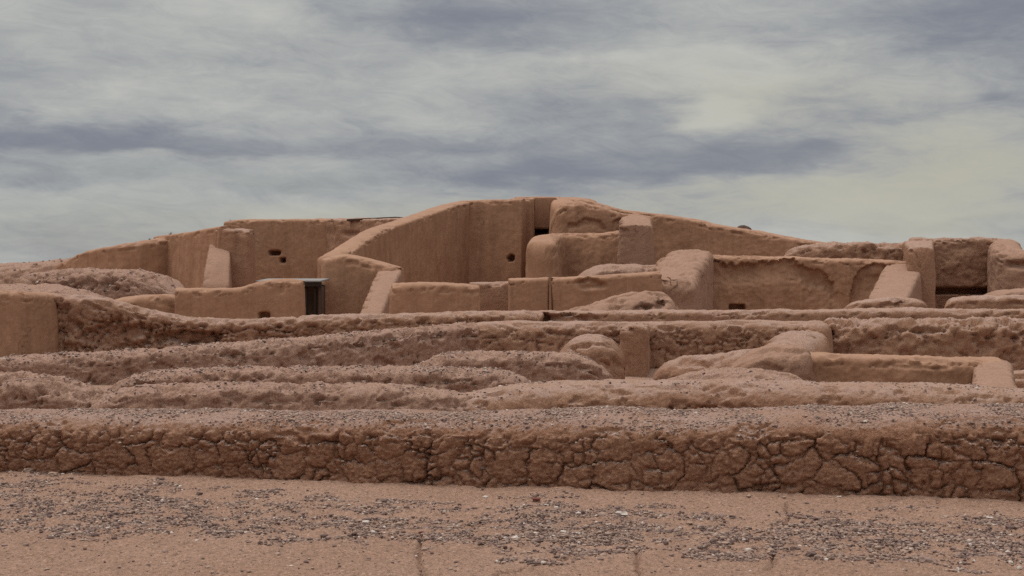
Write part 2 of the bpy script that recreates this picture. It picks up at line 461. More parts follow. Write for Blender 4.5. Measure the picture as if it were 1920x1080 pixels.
    if cell is None:
        o = link(name, mesh_np(name, v, q), mat, None, label, cat, group, 'thing', org)
    else:
        fc = cell[q]                                  # cell of the four corners
        one = np.where((fc >= 0).all(1), fc[:, 0], -1)
        vx = np.abs(v[q[:, 0], 0] + org[0]); one = np.where(vx < clods.get('xlim', 99), one, -1)
        xr = v[q[:, 0], 0] + org[0]
        ids, cnt = np.unique(one[one >= 0], return_counts=True)
        keep = ids[cnt > clods.get('minf', 60)]
        sel = np.isin(one, keep)
        # the core goes on behind the clods, a little deeper
        nv = nrm.reshape(-1, 3)
        cu, ci = np.unique(q[sel].ravel(), return_inverse=True)
        vc = np.concatenate([v, v[cu] - nv[cu] * 0.06])
        qc = np.concatenate([q[~sel], ci.reshape(-1, 4) + len(v)])
        o = link(name, mesh_np(name, vc, qc), mat, None, label, cat, group, 'thing', org)
        for cidv in keep:
            f = q[one == cidv]
            used, inv = np.unique(f.ravel(), return_inverse=True)
            f2 = inv.reshape(-1, 4)
            # skirt round the border so that the clod is a solid lump
            e4 = np.concatenate([f2[:, [0, 1]], f2[:, [1, 2]], f2[:, [2, 3]], f2[:, [3, 0]]])
            key = np.minimum(e4[:, 0], e4[:, 1]).astype(np.int64) * (len(used) + 1) + np.maximum(e4[:, 0], e4[:, 1])
            _, first, cc = np.unique(key, return_index=True, return_counts=True)
            be = e4[first[cc == 1]]
            bv, bi = np.unique(be.ravel(), return_inverse=True)
            be1 = bi.reshape(-1, 2) + len(used); be2 = be1 + len(bv)
            vv = np.concatenate([v[used], v[used][bv], v[used][bv] - nv[used][bv] * 0.06])
            ff = np.concatenate([f2, np.stack([be1[:, 1], be1[:, 0], be2[:, 0], be2[:, 1]], 1)])
            link('adobe_clod', mesh_np('adobe_clod', vv, ff), mat, o)
    if grit > 0:
        nr = grid_normals(G); 
        if nr[ni // 2, nf + na + nt // 2, 2] < 0: nr = -nr
        A = np.linalg.norm(np.cross(np.gradient(G, axis=0), np.gradient(G, axis=1)), axis=2)
        SURF.append((G.reshape(-1, 3), nr[:, :, 2].ravel(), A.ravel(), grit, gsize, o))
    return o

def box_mesh(name, x0, x1, y0, y1, z0, z1, bev=0.01, shear=0.0):
    import bmesh
    bm = bmesh.new()
    vs_ = [bm.verts.new((x, y, z + (shear * (y - y0)))) for x in (x0, x1) for y in (y0, y1) for z in (z0, z1)]
    for f in ((0, 1, 3, 2), (4, 6, 7, 5), (0, 4, 5, 1), (2, 3, 7, 6), (0, 2, 6, 4), (1, 5, 7, 3)):
        bm.faces.new([vs_[i] for i in f])
    bmesh.ops.recalc_face_normals(bm, faces=bm.faces)
    bmesh.ops.bevel(bm, geom=bm.edges[:], offset=bev, segments=2, affect='EDGES')
    me = bpy.data.meshes.new(name); bm.to_mesh(me); bm.free()
    return me
# ------------------------------------------------------------------ ground
def spread(core0, core1, step, far0, far1, g=1.16):
    c = list(np.arange(core0, core1 + 1e-6, step))
    a, d = c[0], step
    lo = []
    while a > far0:
        d *= g; a -= d; lo.append(a)
    b, d = c[-1], step
    hi = []
    while b < far1:
        d = min(d * g, max(3.0, abs(b) * 0.12)); b += d; hi.append(b)
    return np.array(lo[::-1] + c + hi)
def seg_dist(x, y, poly):
    best = np.full(x.shape, 9.0)
    for (x0, y0), (x1, y1) in zip(poly[:-1], poly[1:]):
        dx_, dy_ = x1 - x0, y1 - y0
        t = np.clip(((x - x0) * dx_ + (y - y0) * dy_) / (dx_ * dx_ + dy_ * dy_), 0, 1)
        best = np.minimum(best, np.hypot(x - x0 - t * dx_, y - y0 - t * dy_))
    return best
def gpt(px, py):
    D = EYE * FPX / (py - HOR)
    return (PX(px, D), D)
CRACKS = [[gpt(*q) for q in l] for l in (
    [(785, 1000), (790, 1015), (786, 1040), (792, 1075), (788, 1110)],
    [(1192, 1030), (1198, 1050), (1194, 1062), (1203, 1085), (1199, 1120)],
    [(640, 1012), (720, 1006), (785, 1004)], [(1440, 1068), (1452, 1058), (1448, 1042)],
    [(1475, 940), (1480, 965), (1472, 980)], [(930, 1085), (1010, 1060), (1085, 1045)])]
def near_fade(x, y):
    return (1 - sstep(11.0, 14.0, y)) * (1 - sstep(7.0, 11.0, np.abs(x)))
BELT_X = [0, 350, 650, 1000, 1400, 1900]
BELT_Y = [938, 965, 978, 988, 1004, 1020]
BELT_W = [52, 40, 36, 48, 36, 48]
def gheight(x, y):
    p = np.stack([x, y, x * 0], 1)
    nf = near_fade(x, y)
    z = 0.028 * fbm(p * 0.9, 3, 5) + nf * (0.018 * fbm(p * 4.0, 4, 6) + 0.010 * fbm(p * 15, 4, 7, 0.6))
    jit = 0.02 * fbm(p * 6, 3, 8)
    yy = np.maximum(y, 3.0); bx_, by_ = 960 + x / yy * FPX, HOR + EYE * FPX / yy
    bq = np.abs(by_ - np.interp(bx_, BELT_X, BELT_Y)) / np.interp(bx_, BELT_X, BELT_W)
    z = z + nf * (1 - sstep(0.7, 1.25, bq)) * (0.020 * np.abs(fbm(p * 13, 4, 15, 0.65)) - 0.008)
    for l in CRACKS:
        z = z - nf * 0.05 * np.exp(-(seg_dist(x + jit, y, l) / 0.011) ** 2)
    # raised lip where the cement skirt ends and the gravel starts
    z = z + nf * 0.03 * sstep(9.75, 9.35, y + 0.02 * x + 0.35 * fbm(p * 0.9, 3, 9)) - 0.015 * nf
    hill = 2.0 * sstep(52, 66, y) * (1 - sstep(140, 240, y)) * (1 - sstep(45, 90, np.abs(x)))
    hill = hill * (1 + 0.10 * fbm(p * 0.12, 3, 4)) - 0.022 * np.clip(-x - 14, 0, 40) * sstep(50, 60, y) * (1 - sstep(140, 240, y))
    z = z + hill
    return z
xs = spread(-5.2, 5.2, 0.015, -1500, 1500)
ys = spread(6.6, 12.4, 0.020, -60, 2500)
gx, gy = np.meshgrid(xs, ys, indexing='ij')
gz = gheight(gx.ravel(), gy.ravel()).reshape(gx.shape)
gv = np.stack([gx, gy, gz], 2).reshape(-1, 3)
a_, b_ = len(xs), len(ys)
ii, jj = np.meshgrid(np.arange(a_ - 1), np.arange(b_ - 1), indexing='ij')
gf = np.stack([ii * b_ + jj, (ii + 1) * b_ + jj, (ii + 1) * b_ + jj + 1, ii * b_ + jj + 1], -1).reshape(-1, 4)
link('ground', mesh_np('ground', gv, gf), M_GROUND, kind='structure', label='sandy reddish ground with fine cracks in front of the ruin')

# ------------------------------------------------------------------ the ruin, near to far
wall('long low wall of deeply cracked mud blocks crossing the whole foreground',
     [(-850, 13.4, 775, 1.0), (0, 12.85, 777, 1.0), (480, 12.5, 778, 1.05), (960, 12.05, 778, 1.15), (1440, 11.75, 774, 1.25), (1920, 11.5, 770, 1.35), (2850, 11.05, 770, 1.4)],
     M_CRACK, rough=0.45, r=0.19, batter=0.02, ds=0.0105, clods=dict(size=(0.27, 0.23), depth=0.037, top=0.82, xlim=4.9, width=0.040, minf=180), grit=1800, gsize=0.008)
wall('low cracked wall on the right just behind the foreground wall',
     [(730, 15.5, 785, 0.8), (790, 15.5, 764, 0.9), (870, 15.6, 742, 1.0), (950, 15.8, 727, 1.1), (1010, 16.0, 720, 1.1), (1300, 16.2, 718, 1.2), (1600, 16.2, 721, 1.2), (1800, 16.2, 728, 1.1), (1920, 16.2, 735, 1.0), (2400, 16.2, 738, 1.0)],
     M_ROUGH, rough=0.6, r=0.25, batter=0.06, lump=0.6, clods=dict(size=(0.44, 0.25), depth=0.045, top=0.66, xlim=6.4, width=0.04, minf=80), grit=120, gsize=0.011)
wall('pale eroded low mound of melted wall on the left behind the foreground wall',
     [(140, 15.4, 800, 0.6), (190, 15.4, 758, 0.7), (232, 15.4, 727, 0.75), (500, 15.5, 722, 0.8), (740, 15.5, 724, 0.8), (850, 15.5, 738, 0.8), (960, 15.6, 765, 0.7), (1000, 15.6, 790, 0.6)],
     M_EARTH, rough=0.7, r=0.14, batter=0.30, lump=0.18, grit=260, gsize=0.012, pit=0.04)
wall('crumbled dark wall stub at the far left edge behind the foreground wall',
     [(-500, 17.5, 703, 0.9), (0, 17.4, 706, 0.9), (90, 17.3, 714, 0.8), (160, 17.2, 734, 0.8), (240, 17.2, 745, 0.8), (330, 17.2, 770, 0.6)],
     M_EARTH, rough=1.1, r=0.14, batter=0.06, lump=0.35, grit=160, gsize=0.013, pit=0.09)
wall('low gravel-topped wall strip left of centre below the eroded bank',
     [(200, 18.6, 726, 0.7), (280, 18.5, 700, 0.8), (430, 18.4, 693, 0.85), (640, 18.3, 692, 0.85), (930, 18.3, 696, 0.8), (1000, 18.3, 714, 0.6)],
     M_EARTH, rough=0.8, r=0.12, batter=0.03, lump=0.15, grit=420, gsize=0.012, pit=0.05)
wall('rounded gravelly hump of wall in the centre, long and low',
     [(765, 20.6, 702, 0.7), (812, 20.5, 667, 0.8), (960, 20.4, 663, 0.9), (1080, 20.3, 665, 0.9), (1120, 20.3, 676, 0.8), (1150, 20.3, 706, 0.6)],
     M_EARTH, rough=0.8, r=0.13, batter=0.04, lump=0.15, grit=300, gsize=0.012, pit=0.045)
wall('sloping earth bank in front of the walled rectangular pit',
     [(1200, 17.2, 730, 0.9), (1280, 17.2, 706, 1.2), (1370, 17.2, 692, 1.3), (1440, 17.1, 695, 1.2), (1530, 16.9, 722, 0.8)],
     M_EARTH, rough=0.5, r=0.5, batter=0.15, lump=0.6, grit=80, gsize=0.011)
wall('low wall running left from the rounded block beside the pit',
     [(1225, 18.8, 695, 0.7), (1262, 18.7, 669, 0.9), (1340, 18.6, 666, 0.9), (1410, 18.5, 658, 1.0), (1480, 18.4, 654, 1.0)],
     M_ROUGH, rough=0.5, r=0.3, batter=0.1)
wall('cross wall stepping towards the viewer behind the rounded block beside the pit',
     [(1530, 25.6, 603, 0.55), (1527, 24.4, 606, 0.55), (1522, 23.6, 611, 0.55)],
     M_ROUGH, rough=0.5, r=0.16, batter=0.04, cap=0.5, ds=0.028)
wall('rounded hump of wall between the cross wall and the block beside the pit',
     [(1420, 22.1, 655, 0.7), (1450, 22.0, 632, 0.9), (1485, 22.0, 620, 1.0), (1525, 22.0, 622, 0.9), (1550, 22.0, 640, 0.7)],
     M_ROUGH, rough=0.5, r=0.35, batter=0.05, ds=0.026)
wall('low saddle of wall linking the hump to the rounded block at the pit',
     [(1518, 23.6, 616, 0.7), (1500, 21.5, 632, 0.75), (1475, 19.6, 646, 0.75), (1465, 18.4, 658, 0.75)],
     M_ROUGH, rough=0.5, r=0.3, smooth=0.4)
wall('rounded block with a flat right end at the corner of the pit',
     [(1360, 18.1, 690, 0.8), (1405, 18.0, 664, 0.95), (1440, 18.0, 651, 1.0), (1500, 18.0, 650, 1.0), (1518, 18.0, 654, 0.95)],
     M_PALE, rough=0.5, r=0.22, batter=0.03, cap=(1.0, 0.35))
wall('far wall of the walled rectangular pit, smooth inside face',
     [(1490, 18.3, 664, 0.62), (1650, 18.2, 669, 0.62), (1840, 18.2, 675, 0.62), (1875, 18.2, 676, 0.62)],
     M_PLAST, rough=0.45, r=0.09, lump=0.5, cap=0.3)
wall('short end wall closing the right side of the rectangular pit',
     [(1860, 18.5, 674, 0.45), (1862, 17.5, 692, 0.48), (1866, 16.2, 728, 0.50)],
     M_PALE, rough=0.3, r=0.08, batter=0.05, cap=0.3)
wall('broad gravelly wall bank rising from the left edge towards the centre',
     [(-500, 21.4, 690, 1.0), (0, 22.0, 674, 1.0), (350, 23.0, 654, 1.0), (520, 23.5, 640, 1.0), (700, 24.2, 624, 0.95), (800, 24.6, 615, 0.9), (888, 25.0, 609, 0.85)],
     M_EARTH, rough=0.9, r=0.15, batter=0.10, lump=0.15, cap=0.3, grit=200, gsize=0.015, pit=0.07)

wall('cracked mid wall in the centre behind the dome-shaped stub',
     [(870, 26.3, 606, 0.9), (1000, 26.2, 605, 0.9), (1215, 26.2, 604, 0.9), (1500, 26.2, 605, 0.9), (1560, 26.2, 606, 0.9)],
     M_ROUGH, rough=0.6, r=0.22, clods=dict(size=(0.36, 0.24), depth=0.055, top=0.90, xlim=8, width=0.05, minf=40))
wall('short pillar-like cross wall right of the dome-shaped stub',
     [(1194, 25.9, 607, 0.45), (1190, 24.6, 610, 0.42), (1188, 23.6, 616, 0.40)], M_ROUGH, rough=0.7, r=0.07, batter=0.03, cap=0.3, ds=0.024, pit=0.02)
wall('dome-shaped eroded wall stub in the centre',
     [(1040, 22.4, 668, 0.8), (1066, 22.3, 640, 1.0), (1110, 22.2, 626, 1.1), (1150, 22.2, 630, 1.05), (1172, 22.2, 660, 0.8)],
     M_ROUGH, rough=0.7, r=0.42, batter=0.05, cap=0.8, clods=dict(size=(0.5, 0.6), depth=0.03, top=0.8, xlim=9, width=0.04, minf=40))
wall('rough weathered wall at the right edge behind the rectangular pit',
     [(1540, 25.2, 603, 0.9), (1700, 25.0, 601, 1.0), (1920, 25.0, 602, 1.0), (2500, 25.0, 602, 1.0)],
     M_ROUGH, rough=1.0, r=0.25, batter=0.1, pit=0.07, cap=0.4, grit=40, gsize=0.016)
wall('long wall dipping from the left then running level to the right edge',
     [(60, 27.6, 550, 0.8), (130, 27.6, 554, 0.8), (210, 27.7, 563, 0.8), (265, 27.8, 577, 0.8), (310, 27.9, 591, 0.8), (370, 28.0, 599, 0.8), (470, 28.2, 600, 0.8), (620, 28.5, 593, 0.8), (820, 28.8, 588, 0.8), (1020, 29, 585, 0.8)],
     M_ROUGH, rough=0.65, r=0.16, batter=0.03, pit=0.05, cap=0.3, lump=0.5, smooth=0.3, clods=dict(size=(0.36, 0.26), depth=0.06, top=0.86, xlim=9.2, width=0.06, minf=40),
     dents=[('e', 215, 632, 70, 26, 0.16, 0.25, 0.9), ('e', 350, 634, 60, 14, 0.2, 0.3, 0.9), ('e', 110, 620, 30, 45, 0.12, 0.3, 0.8)])
wall('level low wall with a flat coping running to the right edge',
     [(1010, 29.2, 584, 0.8), (1300, 29.1, 583, 0.8), (1600, 29, 582, 0.8), (1920, 29, 581, 0.8), (2500, 29, 580, 0.8)],
     M_ROUGH, rough=0.45, r=0.10, batter=0.03, cap=0.3,
     dents=[('e', 1022, 598, 9, 9, 0.3, 0.3, 0.3), ('e', 1065, 597, 38, 8, 0.14, 0.4, 0.5)])
wall('smooth plastered wall at the left edge with a dark inner corner',
     [(-500, 22.5, 536, 0.8), (-60, 25.6, 544, 0.7), (40, 26.9, 548, 0.7), (84, 27.5, 550, 0.7)],
     M_PLAST, rough=0.25, r=0.15, cap=0.2, smooth=0.1)
wall('short tan plastered wall left of the timber doorway, curved end',
     [(200, 34.2, 580, 0.6), (212, 34.8, 566, 0.7), (235, 35.3, 557, 0.7), (275, 35.5, 554, 0.7), (340, 35.3, 553, 0.7)],
     M_PLAST, rough=0.25, r=0.18)
wall('tan plastered wall beside the timber doorway, higher at its right end',
     [(330, 34.6, 541, 0.7), (400, 34.6, 541, 0.7), (455, 34.6, 540, 0.7), (485, 34.6, 529, 0.7), (505, 34.6, 525, 0.7), (555, 34.6, 524, 0.7), (571, 34.6, 528, 0.7)],
     M_PLAST, rough=0.25, r=0.14, cap=0.25, ds=0.035, smooth=0.1,
     dents=[('r', 495, 593, 10, 7, 0.3, 0.15, 0), ('e', 528, 542, 5, 9, 0.08, 0.4, 0.3)])
wall('rounded squat plastered block standing left of centre',
     [(735, 33.9, 533, 0.8), (770, 33.8, 531, 0.9), (860, 33.8, 531, 0.9), (898, 33.9, 538, 0.8)],
     M_PLAST, rough=0.3, r=0.16, cap=0.3)
wall('short set-back wall between the two low plastered blocks',
     [(880, 36.2, 531, 0.6), (960, 36.2, 528, 0.6)], M_ROUGH, rough=0.35, r=0.12, cap=0.2)
wall('low plastered wall left of the vertical split in the centre',
     [(953, 35.1, 524, 0.8), (990, 35.1, 523, 0.8), (1029, 35.1, 522, 0.8)], M_PLAST, rough=0.25, r=0.10, cap=0.15, ds=0.03)
wall('low plastered wall right of the vertical split, with a scar',
     [(1034, 35, 522, 0.8), (1120, 35, 518, 0.8), (1170, 35, 515, 0.8), (1235, 35.2, 510, 0.8)],
     M_PLAST, rough=0.3, r=0.10, cap=0.15, ds=0.035, dents=[('e', 1105, 533, 26, 9, 0.12, 0.35, 0.5)])
wall('pale heap of melted adobe in front of the eroded wall end',
     [(1030, 31.4, 592, 1.2), (1120, 31.5, 575, 1.5), (1160, 31.5, 557, 1.7), (1195, 31.5, 546, 1.8), (1245, 31.5, 546, 1.7), (1270, 31.5, 556, 1.4), (1285, 31.5, 590, 0.8)],
     M_PALE, rough=0.7, r=0.6, batter=0.2, dents=[('e', 1238, 573, 8, 6, 0.18, 0.4, 0.5), ('e', 1205, 578, 14, 5, 0.12, 0.4, 0.5)])
wall('earth ledge with a small hump below the pale wall end',
     [(1060, 39.5, 545, 1.2), (1090, 39.6, 513, 1.6), (1125, 39.7, 498, 1.8), (1165, 39.8, 501, 1.6), (1225, 40, 501, 1.4), (1260, 40, 504, 1.2)],
     M_EARTH, rough=0.6, r=0.35, batter=0.1)
wall('thick eroded wall end with a steep pale crest right of centre',
     [(1300, 43.2, 473, 1.2), (1292, 40.5, 473, 1.3), (1275, 38.0, 490, 1.35), (1259, 35.8, 520, 1.28), (1257, 35.2, 530, 1.22)],
     M_PALE, rough=0.8, r=0.20, batter=0.02, cap=(0.5, 0.35), pit=0.04, smooth=0.3,
     dents=[('s', 1245, 540, 38, 18, 0.22, 1.6, 0.6)])
wall('wide wall with scalloped plaster loss under its crest',
     [(1285, 41.6, 481, 0.9), (1400, 41.6, 482, 0.9), (1500, 41.5, 485, 0.9), (1600, 41.3, 488, 0.9), (1720, 41, 492, 0.9)],
     M_PLAST, rough=0.5, r=0.10, ds=0.034,
     dents=[('p', [(1296, 512), (1318, 497), (1345, 491), (1375, 495), (1410, 492), (1450, 487), (1480, 486), (1500, 491), (1515, 503), (1545, 512), (1565, 532)], 0, 5, 48, 0.17, 0, 0.9),
            ('p', [(1500, 545), (1530, 538), (1560, 545), (1590, 560)], 0, 12, 30, 0.04, 0, 1.2),
            ('p', [(1592, 560), (1602, 520), (1618, 499), (1638, 494), (1665, 497), (1690, 503)], 0, 5, 75, 0.14, 0, 0.45), ('r', 1382, 577, 15, 6, 0.4, 0.12, 0.1)])
wall('ramp-like wall crest descending towards the viewer on the right',
     [(1700, 41.2, 490, 1.15), (1692, 40, 502, 1.1), (1676, 37.5, 534, 1.05), (1662, 35.2, 564, 1.0)],
     M_PALE, rough=0.4, r=0.12, batter=0.04, cap=0.3, smooth=0.15)
wall('low block at the foot of the ramp-like wall',
     [(1575, 34.2, 577, 0.7), (1600, 34.1, 564, 0.8), (1690, 34, 560, 0.8), (1740, 34, 564, 0.8)],
     M_ROUGH, rough=0.5, r=0.12, dents=[('e', 1685, 573, 8, 7, 0.12, 0.4, 0.4)])
wall('upright left side wall of the open box-shaped chamber',
     [(1722, 46.0, 452, 0.95), (1723, 42, 457, 0.80), (1727, 39.2, 464, 0.70)],
     M_ROUGH, rough=0.5, r=0.12, batter=0.01, cap=(0.1, 0.35), pit=0.02)
wall('back wall of the open box-shaped chamber, undercut at the bottom',
     [(1700, 45.7, 449, 0.9), (1725, 45.6, 447, 0.9), (1790, 45.6, 446, 0.9), (1860, 45.6, 447, 0.9), (1905, 45.6, 454, 0.9)],
     M_ROUGH, rough=0.7, r=0.15, ds=0.045, pit=0.05, cap=0.4, dents=[('r', 1805, 546, 60, 6, 0.6, 0.12, 0.05)])
wall('right side wall of the open box-shaped chamber, curving down',
     [(1884, 45.4, 450, 0.95), (1885, 43, 456, 0.95), (1893, 41.2, 466, 0.95), (1920, 40.4, 476, 0.95), (2050, 40, 488, 0.95), (2300, 40, 505, 0.9)],
     M_PALE, rough=0.6, r=0.28, batter=0.02, cap=0.4, dents=[('e', 1908, 497, 22, 8, 0.15, 0.3, 0.6)])
wall('low front step below the box-shaped chamber',
     [(1770, 33.1, 566, 0.9), (1790, 33, 558, 0.9), (1920, 33, 557, 0.9), (2400, 33, 556, 0.9)],
     M_ROUGH, rough=0.45, r=0.10, cap=0.4, pit=0.02)
wall('upper pale step at the right edge below the box-shaped chamber',
     [(1828, 34.8, 560, 1.0), (1850, 34.8, 546, 1.1), (1920, 34.8, 543, 1.1), (2400, 34.8, 543, 1.1)],
     M_PALE, rough=0.4, r=0.25)
wall('knobbly wall along the skyline left of the box-shaped chamber',
     [(1462, 46.3, 474, 0.9), (1490, 46.2, 465, 0.9), (1535, 46.1, 458, 0.9), (1620, 46, 454, 0.9), (1725, 45.9, 458, 0.9)],
     M_ROUGH, rough=0.9, r=0.25, pit=0.08)
wall('low dark rough wall stub just right of the pit end wall',
     [(1880, 19.6, 700, 0.7), (1960, 19.6, 696, 0.8), (2300, 19.6, 694, 0.8)],
     M_ROUGH, rough=0.8, r=0.15, pit=0.05)
# zigzag walls of the tall room
wall('slender wall crest sweeping down to the left from the tall room',
     [(612, 42.0, 484, 0.75), (640, 43.0, 470, 0.75), (668, 44.5, 451, 0.75), (700, 46.3, 431, 0.75), (760, 49, 411, 0.75), (805, 50.8, 396, 0.75), (850, 53, 381, 0.75), (895, 55, 376, 0.75)],
     M_PLAST, rough=0.22, r=0.10, batter=0.01, cap=(0.5, 0.1))
wall('front wall at the foot of the sweeping crest, right of the timber doorway',
     [(602, 41.4, 487, 0.9), (650, 41.5, 476, 1.1), (700, 41.3, 488, 1.0), (752, 41, 503, 0.9)],
     M_PLAST, rough=0.25, r=0.16, cap=0.3, ds=0.045, smooth=0.25, dents=[('r', 660, 493, 12, 5, 0.06, 0.3, 0.3)])
wall('steep ramp-like buttress crest running down towards the viewer left of centre',
     [(732, 41, 503, 0.72), (722, 39.8, 522, 0.68), (708, 38.4, 552, 0.62), (694, 36.9, 592, 0.58)],
     M_PALE, rough=0.3, r=0.10, batter=0.02, cap=0.4, smooth=0.15)
wall('tall back wall of the central room with one round hole',
     [(864, 54.05, 378, 0.9), (900, 53.8, 377, 0.9), (984, 53.5, 374, 0.9)],
     M_PLAST, rough=0.22, r=0.10, cap=0.10, ds=0.045, dents=[('e', 958, 484, 6.5, 6.5, 0.6, 0.12, 0), ('r', 820, 526, 8, 4, 0.3, 0.2, 0)])
wall('set-back wall in the dark recess beside the central room, with a slot',
     [(965, 61.5, 371, 0.9), (1010, 61.4, 370, 0.9), (1050, 61.3, 370, 0.9)],
     M_PLAST, rough=0.25, r=0.12, ds=0.045, cap=0.2, dents=[('r', 1008, 423, 12, 5, 0.6, 0.12, 0.1)])
wall('unseen side wall added behind the central room to shade the recess',
     [(976, 54.2, 376, 0.8), (974, 58, 374, 0.8), (972, 61.8, 372, 0.8)],
     M_PLAST, rough=0.25, r=0.12, cap=0.2)  # out of view, added to keep sky light out of the recess
wall('narrow wall pier at the left of the dark passage by the round-holed wall',
     [(972, 55.3, 374, 0.8), (999, 55.4, 372, 0.8)],
     M_PLAST, rough=0.2, r=0.10, cap=0.1, ds=0.045)
wall('summit wall closing the back of the dark recess',
     [(1045, 61.0, 371, 1.0), (1070, 59.6, 371, 1.0), (1110, 58, 375, 1.0)],
     M_PLAST, rough=0.25, r=0.15)
wall('side wall added behind the high rounded wall to darken the recess',
     [(1058, 47.8, 380, 0.9), (1056, 53, 376, 0.9), (1052, 61.5, 372, 0.9)],
     M_PLAST, rough=0.3, r=0.2)  # added to narrow the recess so that its lower part goes dark
wall('high rounded wall right of the dark recess with eroded plaster',
     [(1030, 48, 400, 1.3), (1042, 48, 384, 1.5), (1062, 48, 377, 1.6), (1085, 48, 379, 1.6), (1120, 48.2, 391, 1.3), (1165, 48.5, 403, 1.1), (1215, 49, 407, 1.0)],
     M_PLAST, rough=0.6, r=0.22, cap=(0.6, 0.3), ds=0.045, smooth=0.3, dents=[('s', 1100, 424, 36, 14, 0.10, 1.2, 0.9), ('s', 1170, 420, 22, 12, 0.09, 1.6, 0.5)])

wall('mid-height plastered wall curving round from its blunt left end to the pale pillar',
     [(1016, 42.1, 458, 0.90), (1017, 42.8, 449, 0.90), (1020, 43.6, 443, 0.88), (1030, 44.5, 440, 0.80), (1055, 44.9, 439, 0.66), (1100, 44.6, 438, 0.62), (1140, 44.3, 436, 0.62), (1190, 44, 430, 0.62)],
     M_PLAST, rough=0.45, r=0.20, cap=(0.7, 0.2), smooth=0.25, ds=0.045)
wall('pale squared wall end standing like a pillar on the ledge',
     [(1190, 49.5, 404, 0.9), (1191, 46, 408, 0.95), (1192, 43.6, 416, 1.0), (1192, 43.0, 423, 1.0)],
     M_PALE, rough=0.7, r=0.12, batter=0.03, cap=(0.3, 0.3), pit=0.02, dents=[('e', 1172, 434, 4, 5, 0.15, 0.4, 0.3), ('e', 1171, 491, 3, 5, 0.15, 0.4, 0.2)])
wall('long skyline wall sloping down to the right from the summit',
     [(1065, 54.5, 373, 1.2), (1100, 54.3, 375, 1.2), (1130, 54.2, 384, 1.2), (1172, 54, 396, 1.2), (1250, 53.5, 404, 1.1), (1318, 53, 414, 1.0), (1335, 52.9, 421, 1.0), (1410, 52.3, 432, 1.0), (1480, 51.5, 445, 1.0), (1550, 50.8, 457, 1.0), (1640, 50, 468, 0.9)],
     M_PLAST, rough=0.5, r=0.14, lump=0.5, smooth=0.15)
wall('little lump of earth on the right skyline',
     [(1370, 52.6, 432, 0.5), (1384, 52.6, 422, 0.7), (1400, 52.5, 424, 0.7), (1418, 52.4, 434, 0.5)],
     M_CRUST_SHADE, rough=0.5, r=0.3, name='earth_lump', cat='earth lump', group=None)
# left back rooms
wall('left outer wall of the upper rooms, stepping down to the hill',
     [(108, 56.5, 502, 0.8), (140, 55.5, 490, 0.9), (172, 54.5, 470, 0.9), (250, 54.2, 457, 0.9), (318, 55.4, 444, 0.9), (350, 56.4, 441, 0.9)],
     M_PLAST, rough=0.5, r=0.14, cap=(1.0, 0.1), dents=[('e', 258, 456, 8, 5, 0.08, 0.4, 0.4)])
wall('angled plastered wall between the inner corner and the left pilaster',
     [(306, 56.2, 443, 0.9), (372, 53.8, 436, 0.9), (410, 52.5, 427, 0.9), (432, 51.9, 424, 0.9)],
     M_PLAST, rough=0.3, r=0.12, cap=0.1)
wall('square rough pilaster at the end of the angled left wall',
     [(412, 52.4, 430, 1.4), (440, 52.3, 430, 1.5), (476, 52.3, 433, 1.4)],
     M_ROUGH, rough=0.45, r=0.16, cap=0.15, dents=[('e', 443, 458, 4, 26, 0.08, 0.5, 0.4)])
wall('pale slanting buttress leaning on the left pilaster',
     [(413, 52.3, 452, 0.75), (409, 50.8, 485, 0.86), (404, 49.6, 540, 0.95)],
     M_PALE, rough=0.2, r=0.12, cap=0.4)
wall('plastered back wall of the left room with a slot and a small hole',
     [(427, 57.5, 416, 1.0), (445, 57.4, 413, 1.0), (500, 57.2, 412, 1.0), (560, 57.2, 412, 1.0), (650, 57.4, 412, 1.0)],
     M_PLAST, rough=0.3, r=0.12, ds=0.045, cap=0.1, dents=[('r', 515, 474, 10, 4.2, 0.6, 0.12, 0), ('r', 530, 488, 4.5, 4.5, 0.6, 0.2, 0)])
wall('rough stained wall in the corner behind the sweeping crest',
     [(598, 58.2, 412, 1.0), (640, 56.9, 411, 1.0), (690, 55.6, 411, 1.0), (775, 53.8, 409, 1.0)],
     M_ROUGH, rough=0.5, r=0.12, cap=0.1, dents=[('e', 655, 437, 16, 6, 0.12, 0.4, 0.7), ('e', 622, 437, 6, 18, 0.1, 0.4, 0.5)])
wall('grey rubble mound with hollows in front of the upper left rooms',
     [(40, 41.5, 542, 1.8), (75, 41, 518, 2.2), (140, 40.6, 510, 2.4), (270, 40.2, 514, 2.4), (310, 39.8, 530, 1.9), (336, 39.5, 552, 1.4)],
     M_EARTH, rough=0.8, r=0.4, batter=0.12, pit=0.12, ds=0.04, name='rubble_mound', cat='mound', group=None, grit=20, gsize=0.03)
wall('low bare hill at the left skyline beside the left outer wall',
     [(-900, 60, 515, 4), (-300, 58.5, 506, 4), (0, 57.5, 501, 4), (90, 57, 494, 3.5), (150, 56.8, 489, 3), (230, 57, 475, 2.5)],
     M_EARTH, rough=0.8, r=1.0, batter=0.3, pit=0.05, name='bare_hill', cat='hill', group=None, grit=6, gsize=0.04)
wall('flat grey earth bank at the left edge above the smooth wall',
     [(-500, 36.5, 536, 3.0), (0, 36.5, 539, 3.0), (120, 36.4, 543, 2.6), (185, 36.8, 551, 2.0), (240, 37.2, 575, 1.2)],
     M_EARTH, rough=0.9, r=0.6, batter=0.1, name='earth_bank', cat='bank', group=None, grit=12, gsize=0.025)

